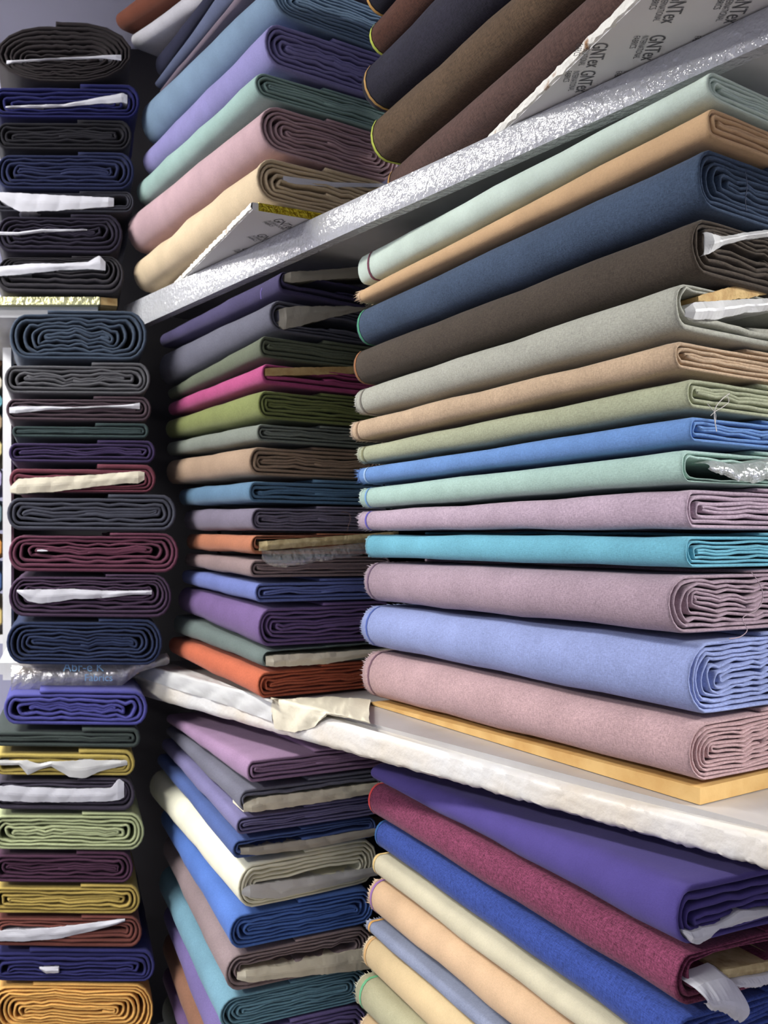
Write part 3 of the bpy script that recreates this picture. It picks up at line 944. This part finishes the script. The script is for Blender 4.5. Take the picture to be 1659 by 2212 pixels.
def printed_board(label, corner, d, length, width, z0, z1, gold, spots, size, dirv, seed_):
    e = empty('printed_board', (0, 0, 0))
    tag(e, label, 'board')
    d = Vector(d).normalized(); n = Vector((d.y, -d.x))
    c = Vector(corner)
    prism('board', [tuple(c + n * 0.002), tuple(c + d * length + n * 0.002), tuple(c + d * length + n * width), tuple(c + n * width)], z0, z1, M_BOARD, e)
    # torn edge along the long side
    rng = np.random.default_rng(seed_)
    vs, fs = [], []
    N = 90
    for i in range(N):
        s = length * i / (N - 1)
        for (o, z) in ((0.004, z0), (rng.uniform(-0.0022, 0.0004), z0 + 0.0015), (rng.uniform(-0.0028, 0), (z0 + z1) / 2), (rng.uniform(-0.002, 0.0), z1 - 0.001), (0.004, z1)):
            q = c + d * s + n * o
            vs.append((q.x, q.y, z + (0.0 if z in (z0, z1) else rng.normal(0, 0.0006))))
    for i in range(N - 1):
        for j in range(4):
            a = i * 5 + j
            fs.append((a, a + 1, a + 6, a + 5))
    tag(mesh_obj('torn_edge', vs, fs, M_TORN, e, smooth=False), 'torn white edge with brown scuffs')
    if gold:
        g = [c - d * 0.0015 + n * 0.012, c - d * 0.0002 + n * 0.012, c - d * 0.0002 + n * width, c - d * 0.0015 + n * width]
        tag(prism('foil_tape', [tuple(p) for p in g], z0, z1 + 0.0005, M_GOLD, e), 'shiny gold foil tape on the near end')
    lettering(e, spots, z0 - 0.0006, size, M_INK, dirv)


zq = 0.518 * F_PX / 697.0
cU = Vector(((543 - CX) / F_PX * zq, zq))
zl = 0.518 * F_PX / (HOR - 592); cUf = Vector(((406 - CX) / F_PX * zl, zl))
dU = (cUf - cU).normalized()
spU = []
for r in range(4):
    for k in range(2):
        q = cU + dU * (0.03 + 0.085 * r) + Vector((dU.y, -dU.x)) * (0.045 + 0.085 * k)
        spU.append((q.x, q.y))
printed_board('white printed board with gold foil end lying under the pale cream bolt', cU, dU, 0.66, 0.29, CAM_Z + 0.518, CAM_Z + 0.5303, True, spU, 0.018, (0.45, 0.9), 4)
cB2 = Vector(((1380 - CX) / F_PX * 0.878, 0.878)); cB1 = Vector(((1110 - CX) / F_PX * 1.135, 1.135))
dB = (cB1 - cB2).normalized()
spB = []
for xx, zs in ((0.222, (0.955, 1.012)), (0.2785, (0.81, 0.868, 0.94, 1.012)), (0.342, (0.742, 0.868, 0.94)), (0.406, (0.742, 0.81, 0.868))):
    for s in zs:
        spB.append((xx, s))
printed_board('white board printed with grey lettering under the brown bolts at top right', cB2 - dB * 0.2, dB, 0.74, 0.30, CAM_Z + 0.518, CAM_Z + 0.5303, False, spB, 0.0165, (0.06, 1.0), 9)

# ------------------------------------------------------------------ brown bolts at the top right
GB = 'dark wool bolts on the upper shelf at top right'
B_near = [-960, -782, -610, -386, -248, -112]
B_far = [-50, 33, 122, 237, 351, 437]
B_nx = [1460, 1460, 1460, 1470, 1485]
B_fx = [783, 790, 774, 793, 830]
BL = [
    ((34, 32, 46), 'black navy bolt with an orange selvedge at the very top edge', ((215, 160, 70), 0.004)),
    ((84, 50, 36), 'red brown wool bolt with a lime selvedge at the top edge', ((190, 205, 40), 0.004)),
    ((40, 38, 52), 'dark navy wool bolt with a gold selvedge, top right', ((190, 145, 70), 0.012)),
    ((90, 70, 48), 'olive brown wool bolt with a lime selvedge, top right', ((190, 205, 40), 0.006)),
    ((88, 64, 56), 'reddish brown wool bolt resting on the printed white board', ((190, 140, 70), 0.004)),
]
for i, (rgb, lab, sv) in enumerate(BL):
    b = Bolt(lab, GB, fabric(rgb, heather=0.35, scale=260, sheen=0.35), (B_nx[i], B_near[i], B_near[i + 1]), (B_fx[i], B_far[i], B_far[i + 1]), 0.82, 1.45, 0.22,
             pitch=0.007, seed=seed(), round_=1.0, ends=5, loose=0.4)
    b.selvedge(sv[0], sv[1], 0.006, 0.0012)

# ------------------------------------------------------------------ left stacks, seen end-on
SK = -0.35
CA = 1 / math.sqrt(1 + SK * SK)


def end_bolt(label, group, rgb, xl, xr, t, b, z, length=0.5, ins=None, mat=None, name='fabric_bolt', cat='fabric bolt', **kw):
    near = (xl, t, b)
    zf = z + length * CA
    N = P(xl, b, z)
    xf = ((N.x + SK * (zf - z)) / zf) * F_PX + CX
    far = (xf, HOR - (HOR - t) * z / zf, HOR - (HOR - b) * z / zf)
    ww = (xr - xl) / F_PX * z * CA
    core = core_of(near, ins[1]) if ins else kw.pop('core', None)
    kw.setdefault('pitch', 0.008)
    kw.setdefault('loose', 0.8)
    kw.setdefault('heather', 0.1)
    h = kw.pop('heather')
    bo = Bolt(label, group, fabric(rgb, heather=h), near, far, z, zf, ww, seed=seed(), skew=-SK, core=core, name=name, cat=cat, **kw)
    if ins:
        bo.insert(ins[0], ins[1], ins[2], 0.005, crumple=0.004, edge=0.7)
    return bo


GL = 'bolts in the left stack between the shelves'
L_y = [669, 782, 855, 913, 950, 1003, 1067, 1150, 1240, 1337, 1440]
L_xl = [13, 3, 7, 20, 13, 13, 8, 12, 13, 8]
L_xr = [321, 327, 329, 324, 338, 339, 383, 388, 373, 353]
LL = [
    ((62, 76, 94), 'blue grey bolt with a folded flap on top of the left stack', None, dict(start=0.42, loose=1.3)),
    ((90, 90, 94), 'mid grey wavy bolt second from the top of the left stack', None, dict(loose=1.4)),
    ((78, 62, 70), 'brown plum bolt with a thin white paper core, left stack',
     ('paper_liner', [(20, 880, 892), (35, 878, 893), (100, 878, 886), (160, 880, 883), (230, 877, 880), (280, 874, 882), (302, 870, 884)], M_PAPER), {}),
    ((52, 68, 68), 'thin dark green bolt above the purple one, left stack', None, {}),
    ((60, 46, 84), 'dark purple bolt under the thin dark green one, left stack', None, dict(loose=1.4)),
    ((110, 52, 66), 'maroon bolt with a wide white paper core, left stack',
     ('paper_liner', [(22, 1052, 1064), (40, 1034, 1066), (120, 1030, 1062), (200, 1026, 1052), (270, 1020, 1044), (298, 1018, 1044), (312, 1020, 1036)], M_CREAMPAPER), {}),
    ((68, 70, 82), 'wide charcoal bolt above the burgundy one, left stack', None, {}),
    ((104, 54, 74), 'wide burgundy bolt between the charcoal and plum ones, left stack', ('paper_liner', [(80, 1188, 1191), (90, 1187, 1192), (104, 1189, 1191)], M_PAPER), {}),
    ((72, 52, 76), 'dark plum bolt with a white paper core, left stack',
     ('paper_liner', [(36, 1274, 1278), (60, 1274, 1298), (90, 1273, 1304), (160, 1272, 1294), (220, 1276, 1292), (290, 1276, 1284), (328, 1275, 1284)], M_PAPER), {}),
    ((40, 52, 84), 'navy bolt at the bottom of the left stack on the plastic bag', None, {}),
]
for i, (rgb, lab, ins, kw) in enumerate(LL):
    end_bolt(lab, GL, rgb, L_xl[i], L_xr[i], L_y[i], L_y[i + 1], 1.86, ins=ins, **kw)

GK = 'bolts in the lower left stack'
K_y = [1490, 1572, 1619, 1680, 1755, 1840, 1911, 1978, 2050, 2125, 2240]
K_xl = [0, -24, -20, -24, -28, -24, -26, -26, -30, -30]
K_xr = [322, 306, 294, 294, 314, 290, 305, 309, 338, 334]
KL = [
    ((74, 74, 150), 'blue violet bolt with loose folds on top of the lower left stack', None, dict(start=0.42, loose=1.6)),
    ((60, 70, 66), 'dark grey green bolt under the blue violet one, lower left', None, {}),
    ((178, 156, 60), 'mustard bolt with crumpled clear plastic in its core, lower left',
     ('plastic_sleeve', [(-20, 1642, 1652), (42, 1642, 1652), (60, 1642, 1674), (85, 1650, 1662), (110, 1644, 1654), (150, 1644, 1678), (185, 1640, 1680), (220, 1642, 1664), (275, 1642, 1652)], M_WPLASTIC), {}),
    ((62, 56, 70), 'charcoal plum bolt with a white paper core, lower left',
     ('paper_liner', [(-20, 1700, 1728), (20, 1696, 1730), (60, 1700, 1732), (150, 1704, 1732), (240, 1702, 1730), (256, 1682, 1728), (268, 1690, 1722)], M_PAPER), {}),
    ((168, 178, 126), 'sage green bolt with many layers, lower left stack', None, dict(pitch=0.0075)),
    ((76, 44, 66), 'dark plum bolt between the sage and mustard ones, lower left', None, {}),
    ((174, 148, 56), 'mustard yellow bolt between the plum and rust ones, lower left', None, dict(pitch=0.0065)),
    ((118, 64, 54), 'rust red bolt with a white paper core, lower left',
     ('paper_liner', [(-20, 2010, 2032), (60, 2008, 2032), (130, 2002, 2026), (200, 1994, 2010), (270, 1984, 1990)], M_PAPER), {}),
    ((46, 46, 102), 'navy blue bolt directly above the orange yellow one, lower left', ('paper_liner', [(85, 2088, 2092), (100, 2088, 2102), (128, 2088, 2100)], M_PAPER), dict(start=0.42)),
    ((232, 172, 66), 'orange yellow bolt at the bottom left corner', None, dict(start=0.42, pitch=0.0065)),
]
for i, (rgb, lab, ins, kw) in enumerate(KL):
    end_bolt(lab, GK, rgb, K_xl[i], K_xr[i], K_y[i], K_y[i + 1], 1.84, ins=ins, **kw)

GJ = 'bolts in the upper left stack'
J_y = [45, 180, 258, 327, 412, 461, 551, 638]
J_xr = [288, 304, 287, 292, 291, 267, 270]
J_xl = [-16, -24, -14, -14, -14, -14, -14]
JL = [
    ((50, 44, 45), 'thick dark brown bolt on top of the upper left stack', ('paper_liner', [(14, 131, 139), (30, 131, 136), (120, 127, 129), (220, 121, 127), (262, 119, 131)], M_PAPER), dict(start=0.42, round_=1.8, loose=0.3)),
    ((30, 32, 88), 'royal navy bolt with a white paper core, upper left stack', ('paper_liner', [(12, 230, 233), (70, 228, 233), (140, 226, 231), (200, 214, 226), (265, 202, 222), (275, 206, 224)], M_PAPER), {}),
    ((32, 31, 37), 'plain black brown bolt in the middle of the upper left stack', None, {}),
    ((34, 41, 76), 'dull navy bolt below the black brown one, upper left', None, {}),
    ((52, 52, 62), 'thin charcoal bolt with a broad white paper core, upper left',
     ('paper_liner', [(-12, 418, 424), (10, 416, 440), (42, 418, 458), (120, 422, 456), (200, 426, 450), (246, 428, 446)], M_PAPER), {}),
    ((41, 36, 52), 'dark plum bolt with a thin white paper line, upper left', ('paper_liner', [(-10, 501, 508), (40, 502, 508), (90, 496, 502), (160, 496, 500), (188, 496, 498)], M_PAPER), {}),
    ((54, 51, 56), 'dark grey bolt with a white paper core on the gold-edged shelf',
     ('paper_liner', [(-12, 578, 598), (60, 570, 592), (130, 570, 584), (190, 566, 582), (214, 552, 584), (228, 566, 584)], M_PAPER), {}),
]
for i, (rgb, lab, ins, kw) in enumerate(JL):
    end_bolt(lab, GJ, rgb, J_xl[i], J_xr[i], J_y[i], J_y[i + 1], 1.97, ins=ins, **kw)


# ------------------------------------------------------------------ plastic on the lower shelves
def plastic_bag():
    e = empty('plastic_bag', (0, 0, 0))
    tag(e, 'clear plastic bag with blue printing under the navy bolt, left shelf', 'plastic bag')
    rng = np.random.default_rng(77)
    cols = [(24, 1436, 1500), (60, 1440, 1500), (160, 1436, 1490), (262, 1430, 1482), (300, 1424, 1452), (340, 1414, 1440), (362, 1410, 1436), (366, 1420, 1432)]
    xs = [c[0] for c in cols]
    nx, nz = 60, 12
    vs, fs = [], []
    for i in range(nx):
        px = 24 + (366 - 24) * i / (nx - 1)
        t = np.interp(px, xs, [c[1] for c in cols]); b = np.interp(px, xs, [c[2] for c in cols])
        for j in range(nz):
            v = j / (nz - 1)
            z = 1.905 - 0.012 * math.sin(v * 3.1) - 0.008 * abs(math.sin(px * 0.09 + v * 3)) * (1 if px > 270 else 0.25) + rng.normal(0, 0.0002)
            q = P(px, t + (b - t) * v, z)
            vs.append(q)
    for i in range(nx - 1):
        for j in range(nz - 1):
            a = i * nz + j
            fs.append((a, a + 1, a + nz + 1, a + nz))
    mesh_obj('bag_film', vs, fs, clear_film('bag_film', (206, 204, 202), 0.62), e, smooth=True)
    # board showing through the bag
    a, b = P(40, 1442, 1.925), P(300, 1455, 1.925)
    tag(prism('board', [(a.x, 1.917), (b.x, 1.917), (b.x, 1.925), (a.x, 1.925)], b.z, a.z, M_CARD, e), 'brown cardboard inside the bag')
    bm = bmesh.new()
    for txt, px, py, size in (('Abr-e K', 136, 1450, 0.026), ('a', 296, 1436, 0.022), ('Fabrics', 182, 1471, 0.021)):
        cu = bpy.data.curves.new('print', 'FONT'); cu.body = txt; cu.size = size
        o = bpy.data.objects.new('print', cu); COL.objects.link(o)
        me = bpy.data.meshes.new_from_object(o.evaluated_get(bpy.context.evaluated_depsgraph_get()))
        bpy.data.objects.remove(o)
        q = P(px, py, 1.880)
        me.transform(Matrix.Translation(q) @ Matrix.Rotation(math.pi / 2, 4, 'X'))
        bm.from_mesh(me)
    me = bpy.data.meshes.new('printed_lettering'); bm.to_mesh(me); bm.free()
    me.materials.append(M_BLUEINK)
    o = bpy.data.objects.new('printed_lettering', me); COL.objects.link(o); o.parent = e


plastic_bag()


def drape(name, label, cols, mat, seed_, lift=0.004, nx=50, nz=14, crumple=0.004):
    """sheet of plastic lying over the lower shelf edge: cols = (px, y on the shelf top side, lower y over the front)"""
    rng = np.random.default_rng(seed_)
    xs = [c[0] for c in cols]
    vs, fs = [], []
    for i in range(nx):
        px = xs[0] + (xs[-1] - xs[0]) * i / (nx - 1)
        back = np.interp(px, xs, [c[1] for c in cols]); low = np.interp(px, xs, [c[2] for c in cols])
        p = lip(px)
        ylip = HOR - (Y_LT + lift) * F_PX / p.y
        for j in range(nz):
            v = j / (nz - 1)
            if v < 0.45:
                k = v / 0.45
                z = -Y_LT * F_PX / max(60.0, (back - HOR)); z = p.y + (z - p.y) * (1 - k)
                r = Vector(((px - CX) / F_PX * z, z, CAM_Z + Y_LT + lift))
            else:
                k = (v - 0.45) / 0.55
                z = p.y - 0.004 - 0.003 * math.sin(k * 3)
                r = P(px, ylip + (max(low, ylip + 3) - ylip) * k, z)
            c = crumple * (abs(math.sin(px * 0.055 + v * 4)) - 0.3) + rng.normal(0, crumple * 0.2)
            r = r + Vector((SN.x * -max(c, -0.001), SN.y * -max(c, -0.001), max(c, 0) * 0.6))
            vs.append(r)
    for i in range(nx - 1):
        for j in range(nz - 1):
            a = i * nz + j
            fs.append((a, a + 1, a + nz + 1, a + nz))
    return tag(mesh_obj(name, vs, fs, mat, smooth=True), label, 'plastic sheet')


drape('plastic_sheet', 'white crumpled plastic sheet lying on the lower shelf in front of the orange bolt',
      [(300, 1436, 1462), (380, 1440, 1490), (480, 1478, 1520), (590, 1525, 1560)], M_WPLASTIC, 5)
drape('plastic_sheet', 'milky plastic scrap hanging over the lower shelf edge below the dusty pink bolt',
      [(588, 1522, 1540), (596, 1520, 1575), (640, 1518, 1584), (680, 1516, 1570), (710, 1514, 1545), (800, 1520, 1560)], M_CREAMPAPER, 6, 0.007)


# ------------------------------------------------------------------ the shelf seen past the left edge
def far_unit():
    z = 2.5
    e = empty('shelving_unit', (0, 0, 0))
    tag(e, 'distant shelving unit glimpsed at the left edge behind the white upright', 'shelving unit')
    x1 = (14 - CX) / F_PX * z; x0 = x1 - 0.32
    for y in (1372, 640, 2000):
        zz = CAM_Z + (HOR - y) / F_PX * z
        prism('shelf', [(x0, z - 0.01), (x1, z - 0.01), (x1 - 0.2, z + 0.45), (x0 - 0.2, z + 0.45)], zz - 0.022, zz, M_WHITE, e)
    prism('side_panel', [(x0 - 0.03, z), (x0 - 0.005, z), (x0 - 0.205, z + 0.45), (x0 - 0.23, z + 0.45)], 0.0, CAM_Z + 0.7, M_WHITE, e)
    ys = [690, 748, 805, 850, 885, 940, 1000, 1070, 1150, 1215, 1295, 1370]
    cs = [((44, 48, 66), 'navy'), ((130, 96, 62), 'brown'), ((205, 196, 172), 'beige'), ((90, 158, 170), 'teal'), ((150, 128, 96), 'khaki brown'), ((206, 190, 120), 'straw yellow'),
          ((176, 168, 210), 'lavender'), ((106, 132, 142), 'blue grey'), ((214, 140, 40), 'orange'), ((66, 96, 150), 'mid blue'), ((206, 180, 100), 'golden')]
    for i, (rgb, n) in enumerate(cs):
        end_bolt(n + ' cloth glimpsed at the left edge past the white upright', 'cloths on the distant shelf', rgb, -170, 9, ys[i], ys[i + 1], z, length=0.34, pitch=0.012, ends=4)


far_unit()
